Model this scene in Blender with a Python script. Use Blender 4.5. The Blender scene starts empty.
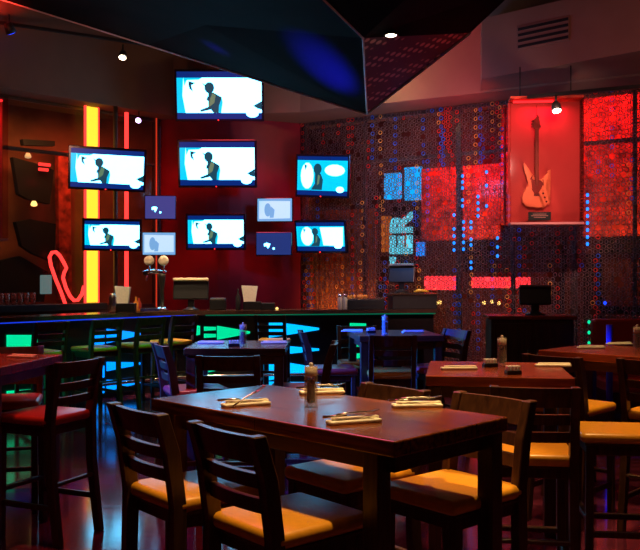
import bpy, bmesh, math, random
from mathutils import Vector, Matrix
import numpy as np
random.seed(7)
C = bpy.context.scene.collection
PI = math.pi
F = 850.0; EYE = 1.62; CX, CY = 320.0, 275.0

# ------------------------------------------------------------------ placing helpers
def at(px, py, d):
    return Vector(((px-CX)*d/F, d, EYE-(py-CY)*d/F))
LA = Vector((-4.48, 11.9)); LU = Vector((1.98, 2.1)).normalized(); LN = Vector((-LU.y, LU.x))
RA = Vector((-.34, 14.35)); RU = Vector((4.63, -2.95)).normalized(); RN = Vector((-RU.y, RU.x))
def on_wall(side, px, py, off=0.0):
    A, N = (LA, LN) if side == 'L' else (RA, RN)
    k = (px-CX)/F
    d = (off + A.dot(N))/(k*N.x+N.y)
    return at(px, py, d)

# ------------------------------------------------------------------ materials
def newmat(name):
    m = bpy.data.materials.new(name); m.use_nodes = True
    nt = m.node_tree; b = nt.nodes['Principled BSDF']
    return m, nt, b
def paint(name, col, rough=.5, metal=0., var=.12, scale=12., bump=0., coat=0., spec=.5):
    m, nt, b = newmat(name)
    b.inputs['Roughness'].default_value = rough; b.inputs['Metallic'].default_value = metal
    b.inputs['Specular IOR Level'].default_value = spec
    if coat: b.inputs['Coat Weight'].default_value = coat; b.inputs['Coat Roughness'].default_value = .12
    tc = nt.nodes.new('ShaderNodeTexCoord'); n = nt.nodes.new('ShaderNodeTexNoise')
    n.inputs['Scale'].default_value = scale; n.inputs['Detail'].default_value = 3
    r = nt.nodes.new('ShaderNodeValToRGB')
    r.color_ramp.elements[0].position = .3; r.color_ramp.elements[1].position = .7
    r.color_ramp.elements[0].color = (*[c*(1-var) for c in col], 1)
    r.color_ramp.elements[1].color = (*[min(1, c*(1+var)) for c in col], 1)
    nt.links.new(tc.outputs['Object'], n.inputs['Vector']); nt.links.new(n.outputs['Fac'], r.inputs['Fac'])
    nt.links.new(r.outputs['Color'], b.inputs['Base Color'])
    if bump:
        bp = nt.nodes.new('ShaderNodeBump'); bp.inputs['Strength'].default_value = bump; bp.inputs['Distance'].default_value = .01
        nt.links.new(n.outputs['Fac'], bp.inputs['Height']); nt.links.new(bp.outputs['Normal'], b.inputs['Normal'])
    return m
def wood(name, c1, c2, rough=.4, axis=0, scale=6., planks=0., coat=0., spec=.5):
    m, nt, b = newmat(name)
    b.inputs['Roughness'].default_value = rough; b.inputs['Specular IOR Level'].default_value = spec
    if coat: b.inputs['Coat Weight'].default_value = coat; b.inputs['Coat Roughness'].default_value = .2
    tc = nt.nodes.new('ShaderNodeTexCoord'); mp = nt.nodes.new('ShaderNodeMapping')
    s = [9., 9., 9.]; s[axis] = .7
    mp.inputs['Scale'].default_value = s
    n = nt.nodes.new('ShaderNodeTexNoise'); n.inputs['Scale'].default_value = scale; n.inputs['Detail'].default_value = 5
    r = nt.nodes.new('ShaderNodeValToRGB')
    r.color_ramp.elements[0].position = .32; r.color_ramp.elements[1].position = .68
    r.color_ramp.elements[0].color = (*c1, 1); r.color_ramp.elements[1].color = (*c2, 1)
    nt.links.new(tc.outputs['Object'], mp.inputs['Vector']); nt.links.new(mp.outputs['Vector'], n.inputs['Vector'])
    nt.links.new(n.outputs['Fac'], r.inputs['Fac'])
    out = r.outputs['Color']
    if planks:
        br = nt.nodes.new('ShaderNodeTexBrick'); br.offset = .5
        br.inputs['Color1'].default_value = (.75, .75, .75, 1); br.inputs['Color2'].default_value = (1.15, 1.1, 1.1, 1)
        br.inputs['Mortar'].default_value = (.25, .25, .25, 1); br.inputs['Scale'].default_value = 1
        br.inputs['Mortar Size'].default_value = .002; br.inputs['Brick Width'].default_value = 1.6
        br.inputs['Row Height'].default_value = planks
        nt.links.new(tc.outputs['Object'], br.inputs['Vector'])
        mx = nt.nodes.new('ShaderNodeMix'); mx.data_type = 'RGBA'; mx.blend_type = 'MULTIPLY'; mx.inputs[0].default_value = 1
        nt.links.new(out, mx.inputs[6]); nt.links.new(br.outputs['Color'], mx.inputs[7]); out = mx.outputs[2]
    nt.links.new(out, b.inputs['Base Color'])
    bp = nt.nodes.new('ShaderNodeBump'); bp.inputs['Strength'].default_value = .12; bp.inputs['Distance'].default_value = .004
    nt.links.new(n.outputs['Fac'], bp.inputs['Height']); nt.links.new(bp.outputs['Normal'], b.inputs['Normal'])
    return m
def glow(name, col, strength):
    m, nt, b = newmat(name)
    b.inputs['Base Color'].default_value = (*[c*.3 for c in col], 1)
    b.inputs['Emission Color'].default_value = (*col, 1); b.inputs['Emission Strength'].default_value = strength
    b.inputs['Roughness'].default_value = .3
    n = nt.nodes.new('ShaderNodeTexNoise'); n.inputs['Scale'].default_value = 30
    r = nt.nodes.new('ShaderNodeMapRange'); r.inputs['To Min'].default_value = strength*.92; r.inputs['To Max'].default_value = strength*1.08
    nt.links.new(n.outputs['Fac'], r.inputs['Value']); nt.links.new(r.outputs['Result'], b.inputs['Emission Strength'])
    return m
def clear(name, col, alpha, rough=.05, mixrough=.08, body=.06):
    """see-through sheet: transparent tinted + gloss"""
    m, nt, b = newmat(name)
    b.inputs['Base Color'].default_value = (*[c*body for c in col], 1); b.inputs['Roughness'].default_value = mixrough
    t = nt.nodes.new('ShaderNodeBsdfTransparent'); t.inputs['Color'].default_value = (*[.6+.4*c for c in col], 1)
    mx = nt.nodes.new('ShaderNodeMixShader')
    n = nt.nodes.new('ShaderNodeTexNoise'); n.inputs['Scale'].default_value = 4
    r = nt.nodes.new('ShaderNodeMapRange'); r.inputs['To Min'].default_value = alpha*.85; r.inputs['To Max'].default_value = min(1, alpha*1.15)
    nt.links.new(n.outputs['Fac'], r.inputs['Value']); nt.links.new(r.outputs['Result'], mx.inputs['Fac'])
    nt.links.new(t.outputs[0], mx.inputs[1]); nt.links.new(b.outputs[0], mx.inputs[2])
    nt.links.new(mx.outputs[0], nt.nodes['Material Output'].inputs['Surface'])
    return m

M = {}
M['wood'] = wood('dark walnut', (.035, .012, .005), (.085, .032, .012), .34, axis=2)
M['table'] = wood('varnished table planks', (.055, .014, .004), (.27, .07, .012), .22, axis=0, planks=.13, spec=.3)
M['tedge'] = wood('dark table edge', (.05, .017, .006), (.10, .034, .012), .35, axis=0)
M['redtable'] = wood('reddish varnished planks', (.16, .03, .010), (.32, .065, .018), .25, axis=0, planks=.13, spec=.6)
M['seat'] = paint('tan vinyl', (.74, .32, .02), .34, var=.06, scale=30, bump=.05)
M['redseat'] = paint('red vinyl', (.48, .05, .03), .3, var=.06, scale=30, bump=.05)
M['napkin'] = paint('cream napkin', (.95, .9, .72), .8, var=.05, scale=40, bump=.2)
M['steel'] = paint('polished steel', (.75, .72, .65), .22, 1., var=.05)
M['black'] = paint('black plastic', (.012, .012, .014), .35, var=.1)
M['bezel'] = paint('glossy black bezel', (.01, .012, .025), .18, var=.1)
M['dark'] = paint('matte black metal', (.015, .013, .013), .5, var=.2)
M['grey'] = paint('grey metal pole', (.16, .14, .13), .4, .6, var=.1)
M['bartop'] = wood('bar counter', (.045, .022, .015), (.09, .042, .026), .16, axis=0, scale=3, spec=.7)
M['barfront'] = paint('bar front laminate', (.012, .008, .012), .32, var=.2)
M['redwall'] = paint('deep red painted wall', (.24, .003, .014), .5, var=.12, scale=3)
M['wall'] = paint('brown painted wall', (.07, .036, .03), .7, var=.12, scale=3)
M['soffit'] = paint('taupe painted bulkhead', (.2, .115, .08), .8, var=.08, scale=2)
M['ceil'] = paint('dark ceiling', (.06, .018, .010), .8, var=.3, scale=1.2, spec=.2)
M['canopy'] = paint('dark satin canopy', (.008, .003, .003), .8, var=.3, scale=2., spec=.03)
M['floor'] = wood('glossy stained floor', (.05, .010, .022), (.16, .025, .06), .11, axis=0, scale=1.4, planks=.28, spec=.55)
M['acryl'] = clear('clear acrylic', (.9, .9, .95), .12)
M['pink'] = paint('dusty red backing board', (.5, .17, .17), .5, var=.08, scale=1.5)
M['cream'] = paint('cream guitar lacquer', (.9, .75, .38), .25, var=.06)
M['guard'] = paint('brown pickguard', (.12, .02, .015), .3)
M['neck'] = wood('dark neck', (.06, .03, .015), (.11, .05, .02), .35, axis=2)
M['chrome'] = paint('chrome', (.85, .85, .88), .12, 1., var=.03)
M['beige'] = paint('beige plastic', (.7, .62, .38), .45)
M['screenoff'] = paint('dark monitor screen', (.01, .012, .02), .15)
M['white'] = paint('white packets', (.85, .82, .72), .7, var=.04)
M['pepper'] = paint('peppercorns', (.03, .015, .012), .7, var=.6, scale=150, bump=.4)
M['orange'] = paint('orange fruit', (.9, .33, .03), .45)
M['lemon'] = paint('yellow plastic', (.9, .5, .04), .35)
M['mull'] = paint('bronze window metal', (.085, .06, .05), .4, .5, var=.15)
M['stucco'] = paint('red brown stucco', (.13, .045, .025), .85, var=.5, scale=2.5, bump=.3)
M['redpanel'] = paint('red painted board', (.55, .06, .03), .7, var=.7, scale=7)
M['outdark'] = paint('unlit awning', (.004, .004, .005), .9, var=.3)
M['glassw'] = clear('window pane', (.85, .8, .8), .1)
G = {}
G['yellow'] = glow('yellow tube light', (1, .60, .03), 1.5)
G['redneon'] = glow('red neon', (1, .035, .03), 2.2)
G['hotred'] = glow('bright red light', (1, .03, .04), 3.2)
G['cyan'] = glow('cyan lit panel', (.0, .40, 1.), 1.6)
G['cyansign'] = glow('pale cyan sign face', (.10, .62, .8), 1.7)
G['green'] = glow('green lit panel', (.0, .8, .34), 1.0)
G['blue'] = glow('blue lit panel', (.0, .24, 1.), 1.7)
G['deepblue'] = glow('deep blue glow', (.01, .05, 1.), 2.0)
G['bead'] = glow('blue glint bead', (.01, .22, 1.), 1.8)
G['white'] = glow('warm lamp face', (1, .85, .6), 14)
G['white2'] = glow('cool lamp face', (.75, .9, 1), 6)
G['violet'] = glow('violet lamp ring', (.8, .5, 1), 4)
G['orange'] = glow('orange lit window', (1, .22, .02), .5)
G['amber'] = glow('amber bulb', (1, .6, .15), 3)
G['led'] = glow('red standby led', (1, .02, .02), 3)
G['s_white'] = glow('screen white', (.125, .60, 1), 7.8)
G['s_cyan'] = glow('screen cyan', (.0, .62, 1), 1.05)
G['s_band'] = glow('screen navy band', (.0, .02, .17), 1.1)
G['s_dark'] = glow('screen dark teal', (.01, .10, .16), .6)
G['s_olive'] = glow('screen olive', (.16, .34, .2), .6)
G['s_dim'] = glow('dim monitor violet', (.06, .07, .32), .75)
G['s_dimb'] = glow('dim monitor blue', (.02, .05, .25), .7)
G['s_pale'] = glow('pale monitor image', (.2, .5, .9), .8)

# ------------------------------------------------------------------ mesh builder
class MB:
    def __init__(s): s.bm = bmesh.new()
    def _new(s, vs, mat):
        fs = {f for v in vs for f in v.link_faces}
        for f in fs: f.material_index = mat
    def box(s, c, size, rot=None, bev=0., mat=0, segs=2):
        r = bmesh.ops.create_cube(s.bm, size=1.0); vs = r['verts']
        for v in vs: v.co = Vector((v.co.x*size[0], v.co.y*size[1], v.co.z*size[2]))
        if bev:
            es = list({e for v in vs for e in v.link_edges})
            rr = bmesh.ops.bevel(s.bm, geom=es, offset=bev, segments=segs, affect='EDGES', profile=.5)
            vs = list({v for f in rr['faces'] for v in f.verts} | {v for v in vs if v.is_valid})
        T = Matrix.Translation(Vector(c))
        if rot is not None:
            T = T @ (rot.to_4x4() if not isinstance(rot, (int, float)) else Matrix.Rotation(rot, 4, 'Z'))
        bmesh.ops.transform(s.bm, matrix=T, verts=vs); s._new(vs, mat); return s
    def bar(s, p, q, w, t, bev=.004, mat=0, up=Vector((0, 1, 0))):
        p = Vector(p); q = Vector(q); z = (q-p); L = z.length; z.normalize()
        y = up - z*up.dot(z)
        if y.length < 1e-4: y = Vector((1, 0, 0)) - z*z.x
        y.normalize(); x = y.cross(z)
        R = Matrix((x, y, z)).transposed()
        return s.box((p+q)/2, (w, t, L), R, bev, mat, 1)
    def tube(s, pts, r, seg=8, mat=0, closed=False, cap=True):
        pts = [Vector(p) for p in pts]; n = len(pts); rings = []
        rr = r if isinstance(r, (list, tuple)) else [r]*n
        ref = None
        for i, p in enumerate(pts):
            a = pts[(i-1) % n] if (closed or i > 0) else p
            b = pts[(i+1) % n] if (closed or i < n-1) else p
            t = (b-a).normalized()
            if ref is None:
                ref = Vector((0, 0, 1)) if abs(t.z) < .9 else Vector((1, 0, 0))
            x = (ref - t*ref.dot(t)).normalized(); ref = x; y = t.cross(x)
            rings.append([s.bm.verts.new(p+(x*math.cos(2*PI*k/seg)+y*math.sin(2*PI*k/seg))*rr[i]) for k in range(seg)])
        m = n if closed else n-1
        for i in range(m):
            A = rings[i]; B = rings[(i+1) % n]
            for k in range(seg):
                f = s.bm.faces.new((A[k], A[(k+1) % seg], B[(k+1) % seg], B[k])); f.material_index = mat; f.smooth = True
        if not closed and cap:
            for ring, rev in ((rings[0], True), (rings[-1], False)):
                f = s.bm.faces.new(ring[::-1] if rev else ring); f.material_index = mat
        return s
    def lathe(s, prof, seg=20, c=(0, 0, 0), mat=0, rot=None):
        c = Vector(c); rings = []
        R = rot or Matrix.Identity(3)
        for (r, z) in prof:
            r = max(r, 1e-4)
            rings.append([s.bm.verts.new(c + R @ Vector((r*math.cos(2*PI*k/seg), r*math.sin(2*PI*k/seg), z))) for k in range(seg)])
        for A, B in zip(rings, rings[1:]):
            for k in range(seg):
                f = s.bm.faces.new((A[k], A[(k+1) % seg], B[(k+1) % seg], B[k])); f.material_index = mat; f.smooth = True
        f = s.bm.faces.new(rings[0][::-1]); f.material_index = mat
        f = s.bm.faces.new(rings[-1]); f.material_index = mat
        return s
    def prism(s, poly, z0, z1, mat=0, M4=None):
        M4 = M4 or Matrix.Identity(4)
        a = [s.bm.verts.new(M4 @ Vector((p[0], p[1], z0))) for p in poly]
        b = [s.bm.verts.new(M4 @ Vector((p[0], p[1], z1))) for p in poly]
        n = len(poly)
        fs = [s.bm.faces.new(a[::-1]), s.bm.faces.new(b)]
        for i in range(n): fs.append(s.bm.faces.new((a[i], a[(i+1) % n], b[(i+1) % n], b[i])))
        for f in fs: f.material_index = mat
        return s
    def build(s, name, mats, parent=None, smooth=False, loc=None):
        bmesh.ops.recalc_face_normals(s.bm, faces=s.bm.faces)
        me = bpy.data.meshes.new(name)
        if smooth:
            for f in s.bm.faces: f.smooth = True
        s.bm.to_mesh(me); s.bm.free()
        for m in (mats if isinstance(mats, (list, tuple)) else [mats]): me.materials.append(m)
        o = bpy.data.objects.new(name, me); C.objects.link(o)
        if parent: o.parent = parent
        if loc is not None: o.location = loc
        return o
def tag(o, label=None, cat=None, group=None, kind=None):
    if label: o['label'] = label
    if cat: o['category'] = cat
    if group: o['group'] = group
    if kind: o['kind'] = kind
    return o
def empty(name, loc=(0, 0, 0), rz=0., rx=0., label=None, cat=None, group=None):
    o = bpy.data.objects.new(name, None); C.objects.link(o)
    o.location = loc; o.rotation_euler = (rx, 0, rz); o.empty_display_size = .1
    return tag(o, label, cat, group)
def copy_tree(o, parent=None):
    c = o.copy(); C.objects.link(c)
    if parent: c.parent = parent
    for ch in list(o.children): copy_tree(ch, c)
    return c
def heading(fx, fy): return math.atan2(-fx, fy)

# ------------------------------------------------------------------ setting
ZS = 4.17; ZC = 6.0
def struct(o): o['kind'] = 'structure'; return o
struct(MB().box((0, 6, -.05), (18, 26, .1)).build('floor', M['floor']))
struct(MB().box((0, 6, ZC+.05), (18, 26, .1)).build('ceiling', M['ceil']))
struct(MB().box((0, -4, 3), (14.4, .15, 6)).build('wall_back', M['wall']))
struct(MB().box((-7.2, 3, 3), (.15, 14, 6)).build('wall_side_left', M['wall']))
struct(MB().box((7.2, 3, 3), (.15, 14, 6)).build('wall_side_right', M['wall']))
def seg_box(mb, A, U, N, t0, t1, z0, z1, thick, off=0., bev=0., mat=0):
    c = A + U*((t0+t1)/2) + N*(off+thick/2)
    mb.box((c.x, c.y, (z0+z1)/2), (t1-t0, thick, z1-z0), math.atan2(U.y, U.x), bev, mat)
# bulkhead over the windows and bar: underside slab with near face
near = [(-7.1, 8.9), (-4.27, 11.62), (-2.35, 13.62), (-.31, 13.3), (2.24, 11.9), (7.1, 9.2)]
far = [(7.1, 10.6), (4.45, 11.9), (-.2, 14.9), (-2.7, 14.7), (-4.9, 12.5), (-7.1, 10.4)]
struct(MB().prism(near+far, ZS, ZC).build('wall_bulkhead', M['soffit']))
# lower boxed duct at right
duct = MB().prism([(2.12, 11.15), (7.1, 6.6), (7.1, 9.15), (2.24, 11.85)], ZS+.02, 4.98)
struct(duct.build('trim_duct_box', M['soffit']))
# centre red wall, gently bulging
arc = []
P0 = Vector((-2.62, 13.98)); P1 = Vector((-.33, 14.3))
for i in range(13):
    t = i/12; p = P0.lerp(P1, t); p.y -= .28*math.sin(PI*t); arc.append((p.x, p.y))
struct(MB().prism(arc+[(-.2, 14.8), (-2.7, 14.6)], 0, ZS).build('wall_center', M['redwall']))
# left window wall
mb = MB(); seg_box(mb, LA, LU, LN, -4.2, 2.75, 0, 1.1, .15); struct(mb.build('wall_left', M['wall']))
def window(n, A, U, N, t0, t1, z0, z1, posts, rails, glassmat):
    mb = MB()
    for (a, w) in posts: seg_box(mb, A, U, N, a-w/2, a+w/2, z0, z1, .07, .02, .006)
    for z in rails: seg_box(mb, A, U, N, t0, t1, z-.025, z+.025, .06, .025, .006)
    w = struct(mb.build('window_%d' % n, M['mull']))
    mb = MB(); seg_box(mb, A, U, N, t0, t1, z0, z1, .012, .05)
    mb.build('glass_pane', glassmat, w)
    return w
window(1, LA, LU, LN, -4.2, 2.75, 1.1, ZS, [(-3.0, .07), (-1.5, .07), (2.68, .1)], [1.13, 3.42, ZS-.03], M['glassw'])
def tR(px): 
    p = on_wall('R', px, 0); return (Vector((p.x, p.y))-RA).dot(RU)
window(2, RA, RU, RN, 0.02, 9.2, .0, ZS, [(.06, .1), (tR(364), .05), (tR(458), .08), (tR(512), .05), (tR(573), .08), (tR(634), .05), (7.4, .08)], [.05, 3.45, ZS-.03], M['glassw'])
# ledge behind the bar, left
mb = MB(); seg_box(mb, LA, LU, LN, -4.2, 1.55, 1.1, 1.2, .28, -.29, .008)
struct(mb.build('trim_1', M['dark']))
# room seen through the left window
mb = MB(); seg_box(mb, LA, LU, LN, -6.5, 4.6, 0, 4.6, .15, 2.6)
struct(mb.build('wall_beyond_left', paint('amber brown plaster', (.3, .11, .05), .8, var=.45, scale=1.3)))
# outside facade seen through the ring curtain
mb = MB(); seg_box(mb, RA, RU, RN, -2.0, 11, -.1, 6.0, .2, 2.6)
struct(mb.build('wall_beyond_right', M['stucco']))

# ceiling canopy, faceted
pts = {'tip': at(367, 114, 10.2), 'left': at(148, 45, 11.6), 'lfar': at(-60, -20, 11.0), 'seam': at(363, 38, 8.2),
       'top': at(318, -6, 7.2), 'right': at(470, 33, 9.4), 'rtop': at(520, -14, 8.6), 'topr': at(420, -14, 7.2), 'ltop': at(60, -60, 7.6), 'midl': at(205, 25, 9.6)}
def facet(names, mat, name, parent, th=.03):
    mb = MB(); vs = [pts[n] for n in names]
    nn = (vs[1]-vs[0]).cross(vs[2]-vs[0]).normalized()
    if nn.z < 0: nn = -nn
    a = [mb.bm.verts.new(v) for v in vs]; b = [mb.bm.verts.new(v+nn*th) for v in vs]
    mb.bm.faces.new(a); mb.bm.faces.new(b[::-1]); n = len(a)
    for i in range(n): mb.bm.faces.new((a[i], b[i], b[(i+1) % n], a[(i+1) % n]))
    return mb.build(name, mat, parent)
can = empty('ceiling_canopy', (0, 0, 0), label='dark faceted angular canopy hanging from the ceiling above the screens', cat='ceiling canopy')
facet(['tip', 'midl', 'left'], M['canopy'], 'facet', can)
facet(['tip', 'seam', 'midl'], M['canopy'], 'facet', can)
facet(['seam', 'top', 'midl'], M['canopy'], 'facet', can)
facet(['left', 'midl', 'lfar'], M['canopy'], 'facet', can)
facet(['midl', 'top', 'ltop', 'lfar'][:3], M['canopy'], 'facet', can)
facet(['midl', 'ltop', 'lfar'], M['canopy'], 'facet', can)
facet(['right', 'rtop', 'seam'], M['canopy'], 'facet', can)
facet(['rtop', 'topr', 'seam'], M['canopy'], 'facet', can)
facet(['top', 'seam', 'topr'], M['canopy'], 'facet', can)
# perforated facet
def perf():
    m, nt, b = newmat('perforated metal sheet')
    b.inputs['Roughness'].default_value = .4; b.inputs['Metallic'].default_value = .3
    tc = nt.nodes.new('ShaderNodeTexCoord'); v = nt.nodes.new('ShaderNodeTexVoronoi'); v.inputs['Scale'].default_value = 9
    v.inputs['Randomness'].default_value = .0
    mp = nt.nodes.new('ShaderNodeMapping'); mp.inputs['Rotation'].default_value = (0, .5, .6); mp.inputs['Scale'].default_value = (1, 1, 1.3)
    r = nt.nodes.new('ShaderNodeValToRGB'); r.color_ramp.elements[0].position = .28; r.color_ramp.elements[1].position = .38
    r.color_ramp.elements[0].color = (.6, .45, .33, 1); r.color_ramp.elements[1].color = (.03, .02, .018, 1)
    nt.links.new(tc.outputs['Object'], mp.inputs['Vector']); nt.links.new(mp.outputs['Vector'], v.inputs['Vector'])
    nt.links.new(v.outputs['Distance'], r.inputs['Fac']); nt.links.new(r.outputs['Color'], b.inputs['Base Color'])
    return m
pf = facet(['tip', 'right', 'seam'], perf(), 'perforated_facet', can); pf['label'] = 'perforated metal facet'
ed = MB(); ed.tube([pts['lfar'], pts['left'], pts['tip'], pts['right']], .018, 6); ed.tube([pts['top'], pts['seam'], pts['tip']], .012, 6)
ed.build('edge_trim', paint('satin edge trim', (.7, .6, .62), .4), can)

# ------------------------------------------------------------------ ring curtain
def ring_curtain():
    dx, dz = .074, .064
    L = 8.6; z0, z1 = .25, ZS-.02
    seg, tub = 9, 3
    R, r = .0265, .0085
    th = np.arange(seg)*2*PI/seg; ph = np.arange(tub)*2*PI/tub
    base = np.array([[(R+r*math.cos(p))*math.cos(t), r*math.sin(p), (R+r*math.cos(p))*math.sin(t)] for t in th for p in ph])
    faces = np.array([[i*tub+j, ((i+1) % seg)*tub+j, ((i+1) % seg)*tub+(j+1) % tub, i*tub+(j+1) % tub] for i in range(seg) for j in range(tub)])
    rng = np.random.default_rng(3)
    P = []; mi = []; runs = {}
    nrow = int((z1-z0)/dz)
    for j in range(nrow):
        n = int(L/dx)
        for i in range(n):
            u = .12 + (i+(.5 if j % 2 else 0))*dx
            if rng.random() < .04: continue
            P.append((u, rng.normal()*.006, z1-.03-j*dz)); 
            key = (i, j % 2)
            if runs.get(key, (0, 0))[1] <= 0:
                c = int(rng.choice([0, 1, 2, 3], p=[.80, .09, .07, .04])); runs[key] = [c, int(rng.integers(1, 9)) if c else int(rng.integers(3, 12))]
            mi.append(runs[key][0]); runs[key][1] -= 1
    P = np.array(P); mi = np.array(mi); n = len(P)
    a = rng.normal(0, .25, n); ca, sa = np.cos(a)[:, None], np.sin(a)[:, None]
    bx = base[None, :, 0]*ca - base[None, :, 1]*sa; by = base[None, :, 0]*sa + base[None, :, 1]*ca; bz = np.broadcast_to(base[None, :, 2], bx.shape)
    u = P[:, 0:1]+bx; w = P[:, 1:2]+by - .1
    X = RA.x + RU.x*u + RN.x*w; Y = RA.y + RU.y*u + RN.y*w; Z = P[:, 2:3]+bz
    V = np.stack([X, Y, Z], -1).reshape(-1, 3)
    Fc = (faces[None]+(np.arange(n)*seg*tub)[:, None, None]).reshape(-1, 4)
    me = bpy.data.meshes.new('ring_curtain')
    me.vertices.add(len(V)); me.vertices.foreach_set('co', V.ravel().astype(np.float32))
    me.loops.add(Fc.size); me.loops.foreach_set('vertex_index', Fc.ravel().astype(np.int32))
    me.polygons.add(len(Fc)); me.polygons.foreach_set('loop_start', (np.arange(len(Fc))*4).astype(np.int32))
    for m in (paint('steel rings', (.17, .11, .10), .35, .5), paint('red glint rings', (.8, .05, .04), .35, .4),
              paint('blue glint rings', (.06, .2, .9), .35, .4), paint('gold glint rings', (.9, .5, .12), .35, .4)): me.materials.append(m)  # red, blue and gold rings carry coloured glints in their base colour
    me.polygons.foreach_set('material_index', np.repeat(mi, len(faces)).astype(np.int32))
    me.update(calc_edges=True)
    me.polygons.foreach_set('use_smooth', np.ones(len(Fc), dtype=bool))
    o = bpy.data.objects.new('ring_curtain', me); C.objects.link(o)
    tag(o, 'hanging curtain of linked metal rings covering the right windows', 'curtain', kind='stuff')
ring_curtain()
# glowing bead strands added for coloured reflections on the rings
def strand(px, y0, y1, label, m=None, g='blue glint strands in the ring curtain'):
    p = on_wall('R', px, y0, -.16); q = on_wall('R', px, y1, -.16); q.x, q.y = p.x, p.y
    mb = MB(); n = max(2, int((p.z-q.z)/.075))
    mb.tube([p, q], .003, 5, mat=1)
    for i in range(n):
        z = p.z+(q.z-p.z)*i/(n-1)
        if random.random() < .15: continue
        mb.lathe([(.006, -.026), (.019, -.014), (.021, 0), (.019, .014), (.006, .026)], 8, (p.x, p.y, z))
    o = mb.build('glint_strand', [m or G['bead'], M['dark']])
    tag(o, label, 'light strand', g)
strand(462.5, 176, 212, 'bright blue strand of painted-in ring glints just left of centre in the red window bay')
strand(486.5, 172, 206, 'bright blue strand of painted-in ring glints beside the left edge of the guitar display case')
strand(454, 215, 250, 'short blue strand of painted-in ring glints on the window mullion left of the red bay')
strand(471, 222, 268, 'lowest blue strand of painted-in ring glints, hanging above the long red neon bar')
strand(463.5, 222, 256, 'short blue strand of painted-in ring glints directly below the longest bright strand')
strand(478, 190, 216, 'short faint blue strand of painted-in ring glints between the two bright ones')
strand(587.5, 195, 244, 'blue strand of painted-in ring glints hanging right of the guitar display case')
strand(497.5, 238, 256, 'very short blue strand of painted-in ring glints below the left corner of the guitar case')
strand(546.5, 224, 238, 'tiny blue strand of painted-in ring glints under the guitar plaque')
strand(589, 322, 343, 'short green strand of painted-in ring glints low between the host stand and the booth', G['green'], 'green glint strands')  # added green beads stand in for rings lit green
strand(605, 303, 315, 'short deep blue strand of painted-in ring glints low at the right, above the booth', G['deepblue'])
# brown drape behind the rings at the left end
mb = MB(); q0, q1 = [(Vector((v.x, v.y))-RA).dot(RU) for v in (on_wall('R', 308, 300, .75), on_wall('R', 377, 300, .75))]; n = 90; rows = []
for i in range(n+1):
    t = q0+(q1-q0)*i/n; off = .75+.05*math.sin(i*.9)+.02*math.sin(i*2.3); c = RA+RU*t+RN*off
    rows.append([mb.bm.verts.new((c.x+RN.x*e, c.y+RN.y*e, z)) for e, z in ((0, .1), (0, 2.75), (.012, 2.75), (.012, .1))])
for a, b in zip(rows, rows[1:]):
    for k in range(4): mb.bm.faces.new((a[k], a[(k+1) % 4], b[(k+1) % 4], b[k]))
mb.bm.faces.new(rows[0]); mb.bm.faces.new(rows[-1][::-1])
tag(mb.build('drape', paint('orange brown cloth', (.5, .17, .04), .8, var=.3, scale=6), smooth=True), 'orange brown pleated drape behind the rings beside the right televisions', 'drape')
# things outside, seen through rings
def outbox(name, x0, y0, x1, y1, off, mat, label, cat, th=.12, group=None):
    a = on_wall('R', x0, y1, off); b = on_wall('R', x1, y0, off)
    ta = (Vector((a.x, a.y))-RA).dot(RU); tb = (Vector((b.x, b.y))-RA).dot(RU)
    zm = [EYE-(y-CY)*((a.y+b.y)/2)/F for y in (y0, y1)]
    mb = MB(); seg_box(mb, RA, RU, RN, ta, tb, zm[1], zm[0], th, off, .01)
    return tag(mb.build(name, mat), label, cat, group)
outbox('glow_board', 421, 166, 500, 240, 1.9, M['redpanel'], 'red board added for the glow outside between the signboards and the guitar case', 'board')  # the three red boards are added to stand in for red glow
outbox('glow_board', 501, 95, 575, 224, 1.9, M['redpanel'], 'red board added for the glow outside directly behind the guitar case', 'board')
outbox('glow_board', 583, 88, 668, 236, 1.9, M['redpanel'], 'red board added for the glow outside above the far right awning', 'board')
outbox('neon_bar', 424, 276, 455, 290, 1.6, G['hotred'], 'short red neon bar behind the ring curtain, nearer the bar', 'neon light', .05)
outbox('neon_bar', 471, 277, 530, 288, 1.6, G['hotred'], 'long red neon bar behind the ring curtain, under the guitar case', 'neon light', .05)
outbox('awning', 463, 238, 562, 272, 2.1, M['outdark'], 'dark awning outside behind the long red neon bar', 'awning', .3)
outbox('awning', 598, 238, 665, 254, 2.1, M['outdark'], 'dark awning outside at the far right window', 'awning', .3)
outbox('dark_post', 583, 254, 598, 345, 2.1, M['outdark'], 'dark post outside, left of the far right awning', 'post', .3)
outbox('dark_post', 552, 272, 560, 345, 2.1, M['outdark'], 'dark post outside under the right end of the long awning', 'post', .3)
outbox('signboard', 384, 173, 400, 199, 2.0, G['cyan'], 'narrow cyan lit board above the TER sign', 'sign', .08)
outbox('signboard', 404, 167, 421, 200, 2.0, G['cyan'], 'bright cyan lit board right of the narrow one above the TER sign', 'sign', .08)
outbox('lit_window', 381, 216, 389, 252, 2.4, G['orange'], 'orange lit window outside left of the TER sign', 'window')
outbox('signboard', 416, 242, 424, 256, 1.75, G['blue'], 'small blue lit board right of the letter E of the sign', 'sign', .06)
outbox('counter', 596, 306, 640, 314, 1.0, M['outdark'], 'low dark counter outside at the far right window', 'counter', .4)
for i, (px, py) in enumerate([(484, 303), (492, 302), (499, 303.5), (437, 303), (440, 302.5)]):
    p = on_wall('R', px, py, 1.0)
    mb = MB(); mb.lathe([(.004, -.03), (.026, -.015), (.03, 0), (.026, .02), (.008, .035)], 10, p)
    tag(mb.build('bulb', G['amber']), 'small amber bulb outside below the red neon bars', 'bulb', 'amber bulbs outside')
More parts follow.
